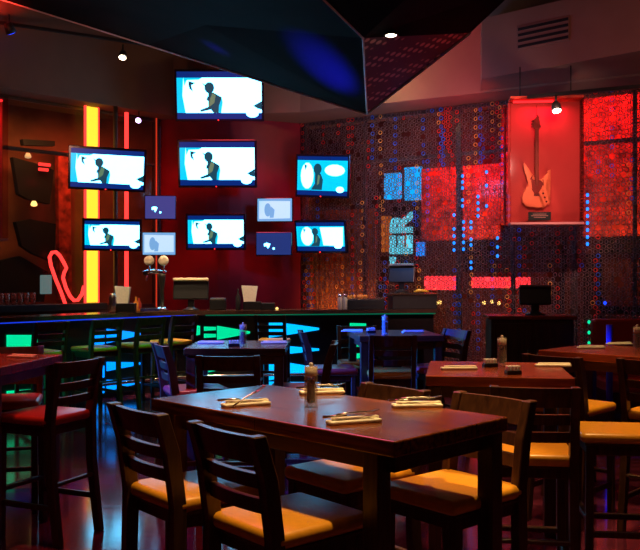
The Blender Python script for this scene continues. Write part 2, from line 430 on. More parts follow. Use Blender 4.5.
# vertical sign, letters turned on their side
sg = empty('vertical_sign', on_wall('R', 402, 240, 1.9), math.atan2(RU.y, RU.x), label='pale cyan vertical sign with letters TER turned sideways', cat='sign')
def letter(ch, px, py, h):
    cu = bpy.data.curves.new(ch, 'FONT'); cu.body = ch; cu.size = 1.; cu.extrude = .04; cu.offset = .04
    cu.align_x = 'CENTER'; cu.align_y = 'CENTER'
    t = bpy.data.objects.new('tmp', cu); C.objects.link(t)
    dg = bpy.context.evaluated_depsgraph_get(); me = bpy.data.meshes.new_from_object(t.evaluated_get(dg))
    bpy.data.objects.remove(t)
    co = np.empty(len(me.vertices)*3, np.float32); me.vertices.foreach_get('co', co); co = co.reshape(-1, 3)
    mn, mx = co.min(0), co.max(0); c = (mn+mx)/2; sz = mx-mn
    w, hh = h
    co[:, 0] = (co[:, 0]-c[0])/sz[0]*hh; co[:, 1] = (co[:, 1]-c[1])/sz[1]*w
    q = on_wall('R', px, py, 1.9); base = sg.location
    # turned 90 degrees counter-clockwise: x -> up, y -> -sideways
    loc = Matrix.Rotation(-sg.rotation_euler.z, 3, 'Z') @ (q-base)
    out = np.stack([-co[:, 1]+loc.x, -co[:, 2]*1+loc.y, co[:, 0]+loc.z], -1)
    me.vertices.foreach_set('co', out.ravel()); me.update(); me.materials.clear(); me.materials.append(G['cyansign'])
    o = bpy.data.objects.new('sign_letter', me); C.objects.link(o); o.parent = sg
S = on_wall('R', 402, 240, 1.9).y/F
letter('R', 401, 222.5, (24*S, 21*S)); letter('E', 401, 244.5, (24*S, 19*S)); letter('T', 401, 266, (24*S, 19*S))
MB().box((.0, .1, -.05), (.5, .08, 1.35), bev=.01).build('sign_backing', M['outdark'], sg)

# ------------------------------------------------------------------ left window items
def at_left(name, x0, y0, x1, y1, off, mat, label, cat, th=.06):
    a = on_wall('L', x0, y1, off); b = on_wall('L', x1, y0, off)
    ta = (Vector((a.x, a.y))-LA).dot(LU); tb = (Vector((b.x, b.y))-LA).dot(LU)
    zm = [EYE-(y-CY)*((a.y+b.y)/2)/F for y in (y0, y1)]
    mb = MB(); seg_box(mb, LA, LU, LN, ta, tb, zm[1], zm[0], th, off, .01)
    return tag(mb.build(name, mat), label, cat)
# yellow light column with red side tubes
a = on_wall('L', 85, 300, -.1); b = on_wall('L', 97.5, 300, -.1)
col = empty('light_column', ((a.x+b.x)/2, (a.y+b.y)/2, 1.2), math.atan2(LU.y, LU.x), label='tall yellow glowing light column with red edges at the left window', cat='light column')
w = (b-a).length
MB().box((0, 0, 1.48), (w*.9, .07, 2.95), bev=.012).build('yellow_tube', G['yellow'], col)
for s in (-1, 1):
    MB().tube([(s*w*.5, -.01, 0), (s*w*.5, -.01, 2.96)], .022, 8).build('red_tube', G['redneon'], col)
p = on_wall('L', 126.5, 300, -.06)
tag(MB().tube([(p.x, p.y, 1.2), (p.x, p.y, ZS)], .032, 10).build('neon_tube', G['redneon']), 'thin upright red neon tube right of the yellow light column', 'neon light')
p = on_wall('L', 149.5, 300, -.12)
tag(MB().tube([(-2.66, 13.82, 1.1), (-2.66, 13.82, ZS)], .012, 6).build('neon_tube', glow('faint red neon', (1, .06, .02), .5)), 'faint thin red neon line at the left edge of the red wall', 'neon light')
sq = [(66, 306), (61, 292), (56, 280), (51, 266), (49.5, 257), (52, 252.5), (56, 252), (60, 256), (64, 263), (66.5, 268), (64, 273), (63, 278), (66, 288), (70, 296), (74, 300.5), (78, 300), (82, 294), (84, 286)]
tag(MB().tube([on_wall('L', x, y, -.07) for x, y in sq], .027, 8).build('neon_squiggle', G['redneon']), 'curling red neon line beside the yellow light column', 'neon light')
def left_shape(name, pts_, off, mat, label, cat, th=.12):
    mb = MB(); nn = Vector((LN.x, LN.y, 0))*th
    A = [on_wall('L', x, y, off) for x, y in pts_]
    a = [mb.bm.verts.new(v) for v in A]; b = [mb.bm.verts.new(v+nn) for v in A]; n = len(a)
    mb.bm.faces.new(a); mb.bm.faces.new(b[::-1])
    for i in range(n): mb.bm.faces.new((a[i], b[i], b[(i+1) % n], a[(i+1) % n]))
    return tag(mb.build(name, mat), label, cat)
left_shape('hanging_panel', [(13, 157), (38, 164), (54, 170), (52, 188), (50, 204), (28, 199), (19, 194)], 2.2, M['outdark'], 'large dark slanted panel seen through the left window', 'panel')
left_shape('hanging_panel', [(16, 222), (30, 219), (56, 224), (54, 262), (34, 254), (22, 246)], 2.2, M['outdark'], 'lower dark irregular panel seen through the left window', 'panel')
left_shape('hanging_panel', [(23, 139), (55, 141), (55, 146), (24, 145)], 2.0, M['outdark'], 'narrow dark bar near the top of the left window', 'panel')
left_shape('hanging_panel', [(-6, 262), (20, 256), (48, 272), (44, 302), (-6, 302)], 2.3, M['outdark'], 'low dark panel behind the glasses in the left window', 'panel')
left_shape('hanging_panel', [(58, 152), (70, 150), (72, 300), (60, 300)], 2.3, M['redpanel'], 'upright dull red strip behind the left window', 'panel')
at_left('neon_bracket', 39, 163, 51, 166, 2.1, G['redneon'], 'small red neon bar upper of two behind the left window', 'neon light', .04)
at_left('neon_bracket', 39, 168, 49, 171, 2.1, G['redneon'], 'small red neon bar lower of two behind the left window', 'neon light', .04)
at_left('pale_panel', 41, 275, 52, 294, .9, glow('pale teal lit panel', (.25, .45, .45), .45), 'dim pale panel behind the left window beside the neon squiggle', 'panel', .04)
for px, py, lab in ((34, 204, 'small bright lamp below the dark hanging panel'), (28, 156, 'soft warm lamp above the dark hanging panel')):
    p = on_wall('L', px, py, 1.9)
    tag(MB().lathe([(.02, -.04), (.05, -.03), (.055, 0), (.03, .05)], 12, p).build('small_lamp', G['amber'] if py > 180 else glow('soft lamp', (1, .6, .25), .8)), lab, 'lamp')
# glasses on the ledge
proto = None
for i in range(6):
    p = on_wall('L', 1+i*6.4, 300, -.17)
    if proto is None:
        proto = MB().lathe([(.025, 0), (.032, .01), (.04, .17), (.037, .17), (.029, .02), (.001, .015)], 12).build('drinking_glass', clear('reddish glass', (.9, .4, .3), .4, body=.8)); o = proto
    else:
        o = proto.copy(); C.objects.link(o)
    o.location = (p.x, p.y, 1.2)
    tag(o, 'drinking glass in a row on the back ledge by the left window', 'glass', 'drinking glasses on the back ledge')

# ------------------------------------------------------------------ bar
def offset_poly(pl, dist):
    out = []
    for i, p in enumerate(pl):
        a = Vector(pl[max(i-1, 0)]); b = Vector(pl[min(i+1, len(pl)-1)])
        t = (b-a).normalized(); n = Vector((-t.y, t.x)); out.append((p[0]+n.x*dist, p[1]+n.y*dist))
    return out
A0, A1, B0, B1 = Vector((-5.6, 7.83)), Vector((-2.35, 11.36)), Vector((-1.45, 11.88)), Vector((1.72, 12.42))
fl = [tuple(A0)]
K = Vector((-1.98, 11.78))
for i in range(9):
    t = i/8; p = A1*(1-t)**2+K*2*t*(1-t)+B0*t*t; fl.append(tuple(p))
fl.append(tuple(B1))
bar = empty('bar_counter', (0, 0, 0), label='long dark bar counter bending across the back of the room', cat='bar')
MB().prism(fl+offset_poly(fl, .5)[::-1], 1.065, 1.12).build('counter_top', M['bartop'], bar)
MB().prism(offset_poly(fl, .2)+offset_poly(fl, .42)[::-1], 0, 1.065).build('front_panel', M['barfront'], bar)
MB().tube([(x, y, .2) for x, y in offset_poly(fl, .08)], .02, 8).build('foot_rail', M['steel'], bar)
MB().prism(offset_poly(fl, .1)[:8]+offset_poly(fl, .12)[:8][::-1], 1.045, 1.062).build('under_light', glow('blue strip', (.01, .05, .8), .9), bar)
MB().prism(offset_poly(fl, .1)[8:]+offset_poly(fl, .12)[8:][::-1], 1.045, 1.062).build('under_light', glow('green strip', (.0, .5, .25), .25), bar)
def bar_hit(px, off):
    pl = offset_poly(fl, off); k = (px-CX)/F
    for a, b in zip(pl, pl[1:]):
        a = Vector(a); b = Vector(b); fa = a.x-k*a.y; fb = b.x-k*b.y
        if fa*fb <= 0:
            t = fa/(fa-fb); return a.lerp(b, t), (b-a).normalized()
def panel(x0, x1, rows, mat, quad=False):
    a, _ = bar_hit(x0, .185); b, _ = bar_hit(x1, .185); u = (b-a); L = u.length; u.normalize(); n = Vector((u.y, -u.x))
    for (z, h) in rows:
        e = .75 if quad else .12
        poly = [(0, -h/2), (0, h/2), (L, h/2*e), (L, -h/2*e)] if quad else [(0, -h/2), (0, h/2), (L, .014), (L, -.014)]
        M4 = Matrix(((u.x, 0, -n.x, a.x), (u.y, 0, -n.y, a.y), (0, 1, 0, z), (0, 0, 0, 1)))
        MB().prism(poly, -.012, .012, 0, M4).build('light_panel', mat, bar)
rows4 = [(.80, .2), (.54, .16), (.30, .2), (.1, .13)]
panel(-30, -4, rows4, G['green'], True); panel(7, 37, [(.82, .17), (.42, .09), (.2, .07)], G['green'], True)
panel(95, 104, [(.84, .09), (.74, .06), (.60, .07), (.36, .2), (.14, .16)], G['blue'], True); panel(107, 140, [(.82, .19), (.42, .12), (.17, .15)], G['blue'])
panel(194, 200, [(.84, .16), (.36, .3), (.1, .1)], G['green'], True); panel(204, 216, [(.86, .06), (.76, .06), (.36, .26), (.12, .08)], G['green'], True); panel(217, 250, [(.8, .2)], G['green'])
panel(269, 319, [(.84, .24), (.54, .16), (.26, .3), (.05, .08)], G['cyan'])
panel(350, 366, [(.88, .08), (.62, .1), (.44, .08), (.3, .08)], G['green'], True)

# ------------------------------------------------------------------ chairs
def make_chair(name='bar_chair', seatmat=None):
    root = empty(name)
    W, D = .415, .42
    mb = MB()
    mb.box((0, .0, .738), (W, D+.02, .058), bev=.024, segs=3)
    seat = mb.build('seat', seatmat or M['seat'], root, smooth=True)
    mb = MB()
    for s in (-1, 1):
        mb.box((s*(W/2-.03), .0, .678), (.024, D-.05, .06), bev=.004)
        mb.box((0, s*(D/2-.035), .678), (W-.06, .024, .06), bev=.004)
    mb.box((0, 0, .706), (W-.01, D-.01, .012), bev=.003)
    mb.build('seat_frame', M['wood'], root)
    for s in (-1, 1):
        MB().bar((s*(W/2-.025), D/2-.03, 0), (s*(W/2-.03), D/2-.035, .70), .042, .042).build('leg', M['wood'], root)
    for s in (-1, 1):     # rear leg runs up into the back post
        mb = MB(); x = s*(W/2-.022)
        pr = [(-.275, 0), (-.215, .45), (-.205, .74), (-.235, .95), (-.285, 1.10)]
        poly = [(y-.027, z) for y, z in pr]+[(y+.027, z) for y, z in pr[::-1]]
        M4 = Matrix(((0, 0, 1, x), (1, 0, 0, 0), (0, 1, 0, 0), (0, 0, 0, 1)))
        mb.prism(poly, -.021, .021, 0, M4)
        bmesh.ops.bevel(mb.bm, geom=list(mb.bm.edges), offset=.004, segments=1, affect='EDGES')
        mb.build('leg', M['wood'], root)
    def slat(z0, z1, name):
        mb = MB(); n = 8; h = W/2-.04
        def yb(z): return -.205-.03*(z-.74)/.21 if z < .95 else -.235-.05*(z-.95)/.15
        vs = []
        for i in range(n+1):
            x = -h+2*h*i/n; bow = -.018*(1-(x/h)**2)
            vs.append([mb.bm.verts.new((x, yb(z)+bow+dy, z)) for (dy, z) in ((-.012, z0), (.012, z0), (.012, z1), (-.012, z1))])
        for p, q in zip(vs, vs[1:]):
            for k in range(4): mb.bm.faces.new((p[k], p[(k+1) % 4], q[(k+1) % 4], q[k]))
        mb.bm.faces.new(vs[0][::-1]); mb.bm.faces.new(vs[-1])
        mb.build(name, M['wood'], root)
    slat(1.0, 1.095, 'top_rail'); slat(.915, .965, 'slat'); slat(.83, .88, 'slat')
    mb = MB().bar((-W/2+.03, D/2-.032, .3), (W/2-.03, D/2-.032, .3), .026, .04); mb.build('footrest', M['wood'], root)
    for s in (-1, 1):
        MB().bar((s*(W/2-.026), D/2-.04, .22), (s*(W/2-.026), -.235, .22), .022, .035, up=Vector((0, 0, 1))).build('stretcher', M['wood'], root)
    MB().bar((-W/2+.03, -.235, .36), (W/2-.03, -.235, .36), .022, .03).build('stretcher', M['wood'], root)
    return root
tan_chair = make_chair(); red_chair = make_chair(seatmat=M['redseat']); used = set()
def chair(px, d, f, label, cat='chair', group=None, kind='tan', name='bar_chair'):
    """px, d = place of the middle of the top rail; f = facing"""
    src = tan_chair if kind == 'tan' else red_chair
    o = src if kind not in used else copy_tree(src)
    used.add(kind); f = Vector(f).normalized()
    x = (px-CX)*d/F
    o.location = (x+f.x*.28, d+f.y*.28, 0); o.rotation_euler.z = heading(f.x, f.y); o.name = name
    tag(o, label, cat, group)
u1 = Vector((.713, -.70)); v1 = Vector((.70, .713))
vA = (.76, .65); vB = (-.76, -.65)
gA = 'dark wooden chairs around the large front table'
chair(137, 3.33, vA, 'dark ladder-back chair seen from behind at the left end of the front table', group=gA)
chair(225, 2.89, vA, 'dark ladder-back chair seen from behind, nearest the camera, right of the leftmost front chair', group=gA)
chair(394, 3.98, vB, 'far side chair of the front table with half shaded tan seat, left of its pair', group=gA)
chair(493, 3.66, vB, 'far side chair at the right end of the front table, tan seat half shaded', group=gA)
gB = 'chairs around the small table left of centre'
chair(228, 5.5, (0, 1), 'dark chair with its back to us in front of the small left table', group=gB)
chair(160, 6.4, (.92, .39), 'chair with red seat and blue lit back left of the small left table', group=gB, kind='red')
chair(334, 6.55, (-1, .05), 'chair seen edge on, right of the small left table', group=gB, kind='red')
gC = 'chairs around the small table by the bar end'
chair(357, 8.72, (.05, -1), 'chair facing us behind the small back table, slats lit orange', group=gC)
chair(393, 7.35, (0, 1), 'dark chair with its back to us in front of the small back table', group=gC)
chair(302, 7.9, (1, .1), 'red seated chair in profile left of the small back table', group=gC, kind='red')
chair(457, 8.15, (-.9, -.42), 'blue lit ladder-back chair right of the small back table', group=gC, kind='red')
gD = 'chairs around the red topped table on the right'
chair(535, 3.97, (.14, .99), 'dark chair seen from behind in front of the red topped right table', group=gD)
chair(668, 4.72, (-.99, .12), 'chair with bright tan seat at the right edge of the picture', group=gD)
gE = 'chairs at the long table by the right edge'
chair(552, 5.5, v1, 'chair seen from behind between the red topped table and the long right table', group=gE)
chair(650, 5.2, v1, 'chair seen from behind at the right edge, at the long right table', group=gE)
gF = 'chairs around the table at the left edge'
chair(80, 5.22, (-.9, .41), 'red seated chair turned left at the table on the left edge', group=gF, kind='red')
chair(14, 6.2, (.25, -1), 'red seated chair behind the table on the left edge', group=gF, kind='red')
gS = 'bar stools along the bar'
fs = (-.72, .69)
chair(52, 9.4, fs, 'leftmost bar stool at the bar, with unlit brown back', 'bar stool', gS, name='bar_stool')
chair(108, 10.0, fs, 'green lit bar stool second from the left at the bar', 'bar stool', gS, name='bar_stool')
chair(152, 10.5, fs, 'green lit bar stool below the beer tap', 'bar stool', gS, name='bar_stool')
chair(185, 11.0, fs, 'bar stool at the bend of the bar below the cash register screen', 'bar stool', gS, name='bar_stool')
chair(270, 11.05, (.1, 1), 'bar stool with its back to us left of the large cyan light panels', 'bar stool', gS, name='bar_stool')

# ------------------------------------------------------------------ tables
def table(c, L, W, rz, label, top=M['table'], group=None, H=1.07, ins=.05):
    t = empty('pub_table', (c[0], c[1], 0), rz, label=label, cat='table', group=group)
    MB().box((0, 0, H-.0275), (L, W, .055), bev=.005).build('table_top', [top], t)
    mb = MB()
    for s in (-1, 1):
        mb.box((0, s*(W/2-.07), H-.09), (L-.14, .025, .07), bev=.003); mb.box((s*(L/2-.07), 0, H-.09), (.025, W-.14, .07), bev=.003)
    mb.build('apron', M['tedge'], t)
    for sx in (-1, 1):
        for sy in (-1, 1):
            k = .05 if (sx > 0 and sy > 0) else ins
            MB().box((sx*(L/2-k), sy*(W/2-.05), (H-.055)/2), (.07, .07, H-.055), bev=.004).build('leg', M['wood'], t)
    return t
T1C = Vector((-.012, 3.54))
table(T1C, 1.40, .69, math.atan2(u1.y, u1.x), 'large front pub table with glossy brown plank top', ins=.12)
table((-.64, 6.75), .76, .78, 0, 'small square table left of centre with bluish sheen')
table((.70, 8.1), .78, .84, math.radians(6), 'small square table near the bar end with blue lit left edge', M['tedge'])
table((1.03, 4.98), .79, .82, math.radians(-9), 'square pub table with red brown top on the right', M['redtable'])
t5 = Vector((1.6, 6.23))+u1*.7+v1*.38
table(t5, 1.4, .76, math.atan2(u1.y, u1.x), 'long pub table cut off by the right edge', M['redtable'])
table((-2.26, 5.52), .84, .86, math.radians(-9), 'square pub table cut off by the left edge', M['redtable'])
# shaker
def make_shaker():
    r = empty('pepper_mill')
    MB().lathe([(.028, 0), (.029, .005), (.028, .01), (.0275, .125), (.028, .13), (.028, .168), (.026, .171)], 20).build('body', clear('thick clear acrylic', (1, .92, .8), .34, body=.7), r)
    MB().lathe([(.014, .018), (.017, .022), (.017, .112), (.014, .114)], 16).build('peppercorns', M['pepper'], r)
    MB().lathe([(.024, .130), (.026, .133), (.026, .163), (.009, .168), (.007, .174), (.009, .18), (.004, .186)], 20).build('cap', paint('milky cap', (.72, .6, .5), .25), r)
    return r
sh = make_shaker(); first = [True]
def shaker(px, py, label, z=1.07):
    o = sh if first[0] else copy_tree(sh); first[0] = False
    d = (EYE-z)*F/(py-CY); o.location = ((px-CX)*d/F, d, z); tag(o, label, 'pepper mill', 'clear pepper mills on the tables')
    o.name = 'pepper_mill'
shaker(311, 407, 'clear pepper mill with milky cap on the front table')
shaker(243, 346.5, 'pepper mill on the small left table'); shaker(385, 334.5, 'pepper mill on the small back table')
shaker(502, 366, 'pepper mill on the red topped right table'); shaker(637, 350, 'pepper mill on the long table at the right edge')
# settings
def napkin_mesh():
    mb = MB()
    mb.box((0, 0, .007), (.21, .055, .014), bev=.005); mb.box((.01, .012, .017), (.19, .026, .010), bev=.004)
    return mb.build('rolled_napkin', M['napkin'], smooth=False)
def fork_mesh():
    mb = MB()
    mb.tube([(-.09, 0, .0), (-.03, 0, .004), (.03, 0, .003), (.045, 0, .001)], [.0045, .003, .0035, .006], 8)
    mb.box((.055, 0, .001), (.022, .02, .003), bev=.001)
    for k in range(4): mb.bar((.064, -.0082+k*.0055, .001), (.1, -.0082+k*.0055, .006), .0028, .0022, bev=0)
    return mb.build('fork', M['steel'])
def knife_mesh():
    mb = MB()
    mb.tube([(-.1, 0, 0), (-.02, 0, .001), (-.005, 0, 0)], [.0055, .005, .004], 8)
    mb.prism([(-.01, -.007), (.09, -.008), (.105, .0), (.095, .007), (-.01, .006)], -.001, .001)
    return mb.build('knife', M['steel'])
NP, FK, KN = napkin_mesh(), fork_mesh(), knife_mesh(); fst = {'n': 1, 'f': 1, 'k': 1}
def put(src, key, px, py, rz, z, label, cat, group, tilt=0., dz=0., dx=0., dy=0.):
    o = src if fst[key] else src.copy()
    if not fst[key]: C.objects.link(o)
    fst[key] = 0
    d = (EYE-z)*F/(py-CY)
    o.location = ((px-CX)*d/F+dx, d+dy, z+dz); o.rotation_euler = (0, tilt, rz); tag(o, label, cat, group)
sets = [(246, 405.5, .45, 'nearest the left corner of the front table', 1), (354, 423, .4, 'nearest the camera on the front table', 0),
        (322, 393.5, .2, 'behind the pepper mill on the front table', 0), (417, 407, .12, 'at the right end of the front table', 0)]
for px, py, rz, w, up in sets:
    put(NP, 'n', px, py, rz, 1.07, 'cream folded napkin '+w, 'napkin', 'napkins on the tables')
    put(KN, 'k', px, py, rz-.1, 1.07, 'knife on the napkin '+w, 'knife', 'knives on the front table napkins', dz=.029, dx=-.02, dy=-.012)
    put(FK, 'f', px, py, rz+.35 if up else rz+.15, 1.07, 'fork on the napkin '+w, 'fork', 'forks on the front table napkins', dz=.036, dx=.01, dy=.006, tilt=-.35 if up else 0)
    if up: bpy.context.view_layer.update()
for px, py, rz, w in [(211, 343.5, .05, 'long cream napkin at the left of the small left table'), (274, 343.5, .1, 'cream napkin at the right of the small left table'),
        (352, 331.5, -.05, 'cream napkin at the left of the small back table'), (413, 332.5, .2, 'cream napkin at the right of the small back table'),
        (459, 369.5, .05, 'cream napkin at the left of the red topped right table'), (553, 366.5, -.05, 'cream napkin at the right of the red topped right table'),
        (591, 348.5, .1, 'cream napkin at the left of the long right table'), (619, 345, .15, 'cream napkin farther back on the long right table'),
        (22, 357.5, -.35, 'cream napkin on the table at the left edge')]:
    put(NP, 'n', px, py, rz, 1.07, w, 'napkin', 'napkins on the tables')
def caddy(px, py, label):
    z = 1.07; d = (EYE-z)*F/(py-CY)
    r = empty('packet_caddy', ((px-CX)*d/F, d, z), .2, label=label, cat='packet caddy', group='packet caddies on the tables')
    MB().box((0, 0, .012), (.085, .05, .024), bev=.004).build('tray', M['black'], r)
    mb = MB()
    for i in range(4): mb.box((-.03+i*.02, 0, .034), (.014, .042, .03), bev=.003)
    mb.build('packets', M['white'], r)
caddy(490, 367, 'small caddy of white packets left of the pepper mill on the right table'); caddy(513, 374.5, 'small caddy of white packets in front of the pepper mill on the right table')
caddy(234, 346.5, 'small caddy of white packets on the small left table'); caddy(371, 333, 'small caddy of white packets on the small back table')

# ------------------------------------------------------------------ televisions
SCR = [G['s_white'], G['s_cyan'], G['s_band'], G['s_dark'], G['s_olive']]
def screen_mesh(w, h, parent, kind):
    mb = MB()
    def poly(pts, mat, lay):
        M4 = Matrix(((1, 0, 0, 0), (0, 0, -1, 0), (0, 1, 0, 0), (0, 0, 0, 1)))
        P = [((u-.5)*w, (.5-v)*h) for u, v in pts]
        mb.prism(P, lay*.0012, lay*.0012+.001, mat, M4)
    def blob(cu, cv, ru, rv, mat, lay, n=14, ang=0.):
        poly([(cu+ru*math.cos(2*PI*k/n)*math.cos(ang)-rv*math.sin(2*PI*k/n)*math.sin(ang),
               cv+ru*math.cos(2*PI*k/n)*math.sin(ang)+rv*math.sin(2*PI*k/n)*math.cos(ang)) for k in range(n)], mat, lay)
    if kind == 'film':
        poly([(0, 0), (1, 0), (1, 1), (0, 1)], 2, 0)
        poly([(0, .13), (1, .13), (1, .87), (0, .87)], 0, 1)
        poly([(0, .13), (.08, .13), (.065, .5), (.10, .87), (0, .87)], 1, 2)
        poly([(.08, .13), (.30, .13), (.26, .17), (.12, .18), (.09, .3)], 1, 2)
        poly([(.14, .2), (.22, .24), (.17, .29), (.19, .42), (.15, .36), (.14, .28)], 3, 3)
        blob(.385, .34, .058, .12, 3, 3); poly([(.3, .24), (.36, .3), (.36, .38)], 3, 3)
        poly([(.37, .42), (.43, .44), (.53, .54), (.52, .72), (.49, .87), (.43, .87), (.40, .8), (.28, .85), (.27, .81), (.37, .74)], 3, 3)
        poly([(.42, .45), (.46, .5), (.44, .66), (.40, .72), (.37, .74), (.39, .58)], 4, 4)
        poly([(.36, .52), (.39, .54), (.37, .62), (.35, .6)], 3, 5)
        poly([(.495, .72), (.53, .55), (.54, .65), (.52, .87), (.49, .87)], 1, 4)
        poly([(1, .62), (1, .80), (.95, .78), (.9, .72)], 3, 2)
        blob(.89, .88, .075, .09, 0, 3)
    elif kind == 'film2':
        poly([(0, 0), (1, 0), (1, 1), (0, 1)], 2, 0)
        poly([(0, .1), (1, .1), (1, .88), (0, .88)], 1, 1)
        blob(.2, .5, .13, .34, 0, 2); poly([(.14, .2), (.2, .24), (.16, .36)], 3, 3)
        blob(.41, .32, .08, .14, 3, 3)
        poly([(.36, .42), (.47, .44), (.52, .6), (.5, .86), (.36, .86), (.28, .86), (.36, .7)], 3, 3)
        poly([(.42, .46), (.46, .5), (.44, .7), (.40, .74)], 4, 4)
        blob(.75, .35, .2, .15, 0, 2); blob(.86, .84, .08, .08, 0, 3)
    elif kind == 'film3':
        poly([(0, 0), (1, 0), (1, 1), (0, 1)], 2, 0)
        poly([(0, .13), (1, .13), (1, .84), (0, .84)], 1, 1)
        blob(.22, .48, .13, .33, 0, 2); poly([(.5, .17), (.98, .17), (.96, .82), (.56, .8)], 0, 2); poly([(.14, .2), (.2, .24), (.16, .36)], 3, 3)
        blob(.39, .32, .07, .13, 3, 3)
        poly([(.36, .42), (.45, .44), (.5, .6), (.47, .83), (.36, .83), (.28, .83), (.36, .7)], 3, 3)
        poly([(.41, .46), (.44, .5), (.42, .68), (.39, .72)], 4, 4); blob(.86, .84, .08, .07, 0, 3)
    elif kind in ('dim', 'dimb'):
        poly([(0, 0), (1, 0), (1, 1), (0, 1)], 0, 0)
        poly([(.22, .5), (.3, .46), (.4, .5), (.38, .62), (.33, .72), (.29, .6), (.22, .62)], 1, 1); blob(.5, .72, .03, .05, 1, 1)
    else:
        poly([(0, 0), (1, 0), (1, 1), (0, 1)], 0, 0)
        poly([(.05, .1), (.95, .12), (.95, .88), (.05, .9)], 1, 1); blob(.3, .5, .1, .3, 2, 2); poly([(.4, .35), (.5, .5), (.47, .85), (.35, .85)], 2, 3)
    mats = {'film': SCR, 'film2': SCR, 'film3': SCR, 'pale': [G['s_pale'], glow('paler image', (.5, .78, 1), 1.0), G['s_pale']], 'dim': [G['s_dim'], G['s_white']], 'dimb': [G['s_dimb'], G['s_white']]}.get(kind, [G['s_pale'], G['s_white'], G['s_pale']])
    return mb.build('screen', mats, parent, loc=(0, -.033, 0))
def tv(x0, y0, x1, y1, d, label, yaw=0., tilt=10, roll=0., kind='film', small=False, wall_d=None, wscale=1.):
    c = at((x0+x1)/2, (y0+y1)/2, d); w = (x1-x0)*d/F/max(.3, math.cos(math.radians(yaw)))*wscale; h = (y1-y0)*d/F
    r = bpy.data.objects.new('monitor' if small else 'television', None); C.objects.link(r)
    r.location = c; r.rotation_euler = (math.radians(tilt), math.radians(roll), math.radians(yaw))
    tag(r, label, 'monitor' if small else 'television', 'monitors on the red wall' if small else 'televisions hung over the bar')
    b = .012 if small else .035
    MB().box((0, 0, 0), (w, .06, h), bev=.008).build('casing', M['bezel'], r)
    mb = screen_mesh(w-2*b, h-2*b, r, kind)
    if not small:
        MB().lathe([(.009, 0), (.009, .012)], 10, (-.02, -.03, -h/2+.018), rot=Matrix.Rotation(PI/2, 3, 'X')).build('standby_light', G['led'], r)
    wd = (wall_d or d+.5)-d
    MB().bar((0, .03, 0), (0, wd, .03), .07, .07, up=Vector((0, 0, 1))).build('mount_arm', M['dark'], r)
tv(175, 70, 264, 121, 13.0, 'topmost large television, above the red wall', tilt=8, wall_d=13.45)
tv(178, 140, 257, 187.5, 13.1, 'large television in the middle of the centre column', tilt=8, wall_d=13.75)
tv(186, 213.5, 246, 250, 13.2, 'lowest and smallest television of the centre column', tilt=4, wall_d=13.75)
tv(69, 147.5, 146, 190.5, 12.6, 'large television at upper left in front of the yellow column', yaw=14, roll=1.5, wscale=.95, wall_d=12.95)
tv(82.5, 218.5, 142, 251, 12.7, 'smaller television at lower left in front of the yellow column', yaw=12, roll=.5, wscale=.95, wall_d=13.0)
tv(296, 154.5, 350, 197.5, 13.4, 'upper right television with turquoise picture beside the ring curtain', yaw=-24, roll=4, tilt=6, kind='film2', wall_d=13.75)
tv(295.5, 220, 347, 253, 13.4, 'lower right television beside the ring curtain', yaw=-24, roll=1, tilt=10, kind='film3', wall_d=13.75)
tv(145, 195.5, 176, 219.5, 13.3, 'dim violet monitor left of the centre column', yaw=5, tilt=0, kind='dim', small=True, wall_d=13.75)
tv(142.5, 232, 176, 255.5, 13.3, 'pale lit monitor below the dim violet one', yaw=5, tilt=0, kind='pale', small=True, wall_d=13.75)
tv(257, 198, 293, 222, 13.4, 'pale lit monitor right of the centre column', yaw=-6, tilt=0, kind='pale', small=True, wall_d=13.8)
tv(256, 232, 292, 255.5, 13.4, 'dim blue monitor below the pale one on the right', yaw=-6, tilt=0, kind='dimb', small=True, wall_d=13.8)
p = at(115.5, 200, 12.86)
tag(MB().tube([(p.x, p.y, 1.0), (p.x, p.y, ZS)], .035, 12).build('steel_pole', M['grey']), 'grey upright pole between the yellow column and red neon tube', 'pole')

# ------------------------------------------------------------------ things on the bar
def bar_pt(px, off=.25):
    p, u = bar_hit(px, off); return Vector((p.x, p.y, 1.12)), math.atan2(u.y, u.x)
# register screen seen from behind
def register(px, w, h, z, d, rz, label, name='register_screen', topmat='beige'):
    r = empty(name, ((px-CX)*d/F, d, z), rz, label=label, cat='register screen')
    R = Matrix.Rotation(math.radians(-12), 3, 'X')
    MB().lathe([(.11, 0), (.12, .012), (.07, .03), (.045, .05)], 16).build('base', M['black'], r)
    MB().box((0, 0, h*.3), (.09, .05, h*.5), bev=.01).build('stand', M['black'], r)
    MB().box((0, 0, h*.66), (w, .06, h*.66), R, bev=.015).build('casing', M['black'], r)
    MB().box((0, -.035, h*.97), (w*1.0, .06, h*.09), R, bev=.01).build('top_edge', M[topmat], r)
    MB().box((0, .035, h*.66), (w*.9, .006, h*.58), R).build('screen', M['screenoff'], r)
    return r
p, a = bar_pt(191, .28); register(191, .50, .45, 1.12, p.y, .05, 'cash register screen on a round foot in the middle of the bar')
register(402, .40, .42, 1.36, 12.72, -.35, 'cash register screen on the raised right end of the bar', topmat='grey')
p, a = bar_pt(218, .28)
r = empty('receipt_printer', p, .05, label='small dark receipt printer right of the cash register screen', cat='printer')
MB().box((0, 0, .08), (.23, .2, .16), bev=.015).build('body', M['black'], r); MB().box((0, 0, .165), (.21, .18, .012), bev=.004).build('lid', M['grey'], r)
def straw_holder(px, w, label, wide=.26):
    p, a = bar_pt(px, .25)
    r = empty('napkin_holder', p, .0, label=label, cat='napkin holder', group='napkin holders on the bar')
    MB().box((0, 0, .06), (wide, .13, .12), bev=.008).build('box', M['black'], r)
    MB().prism([(-w*.42, 0), (w*.42, 0), (w*.62, .24), (-w*.62, .25)], -.03, .03, 0, Matrix(((1, 0, 0, -.04), (0, 0, -1, 0), (0, 1, 0, .1), (0, 0, 0, 1)))).build('napkin_stack', M['napkin'], r)
    return r
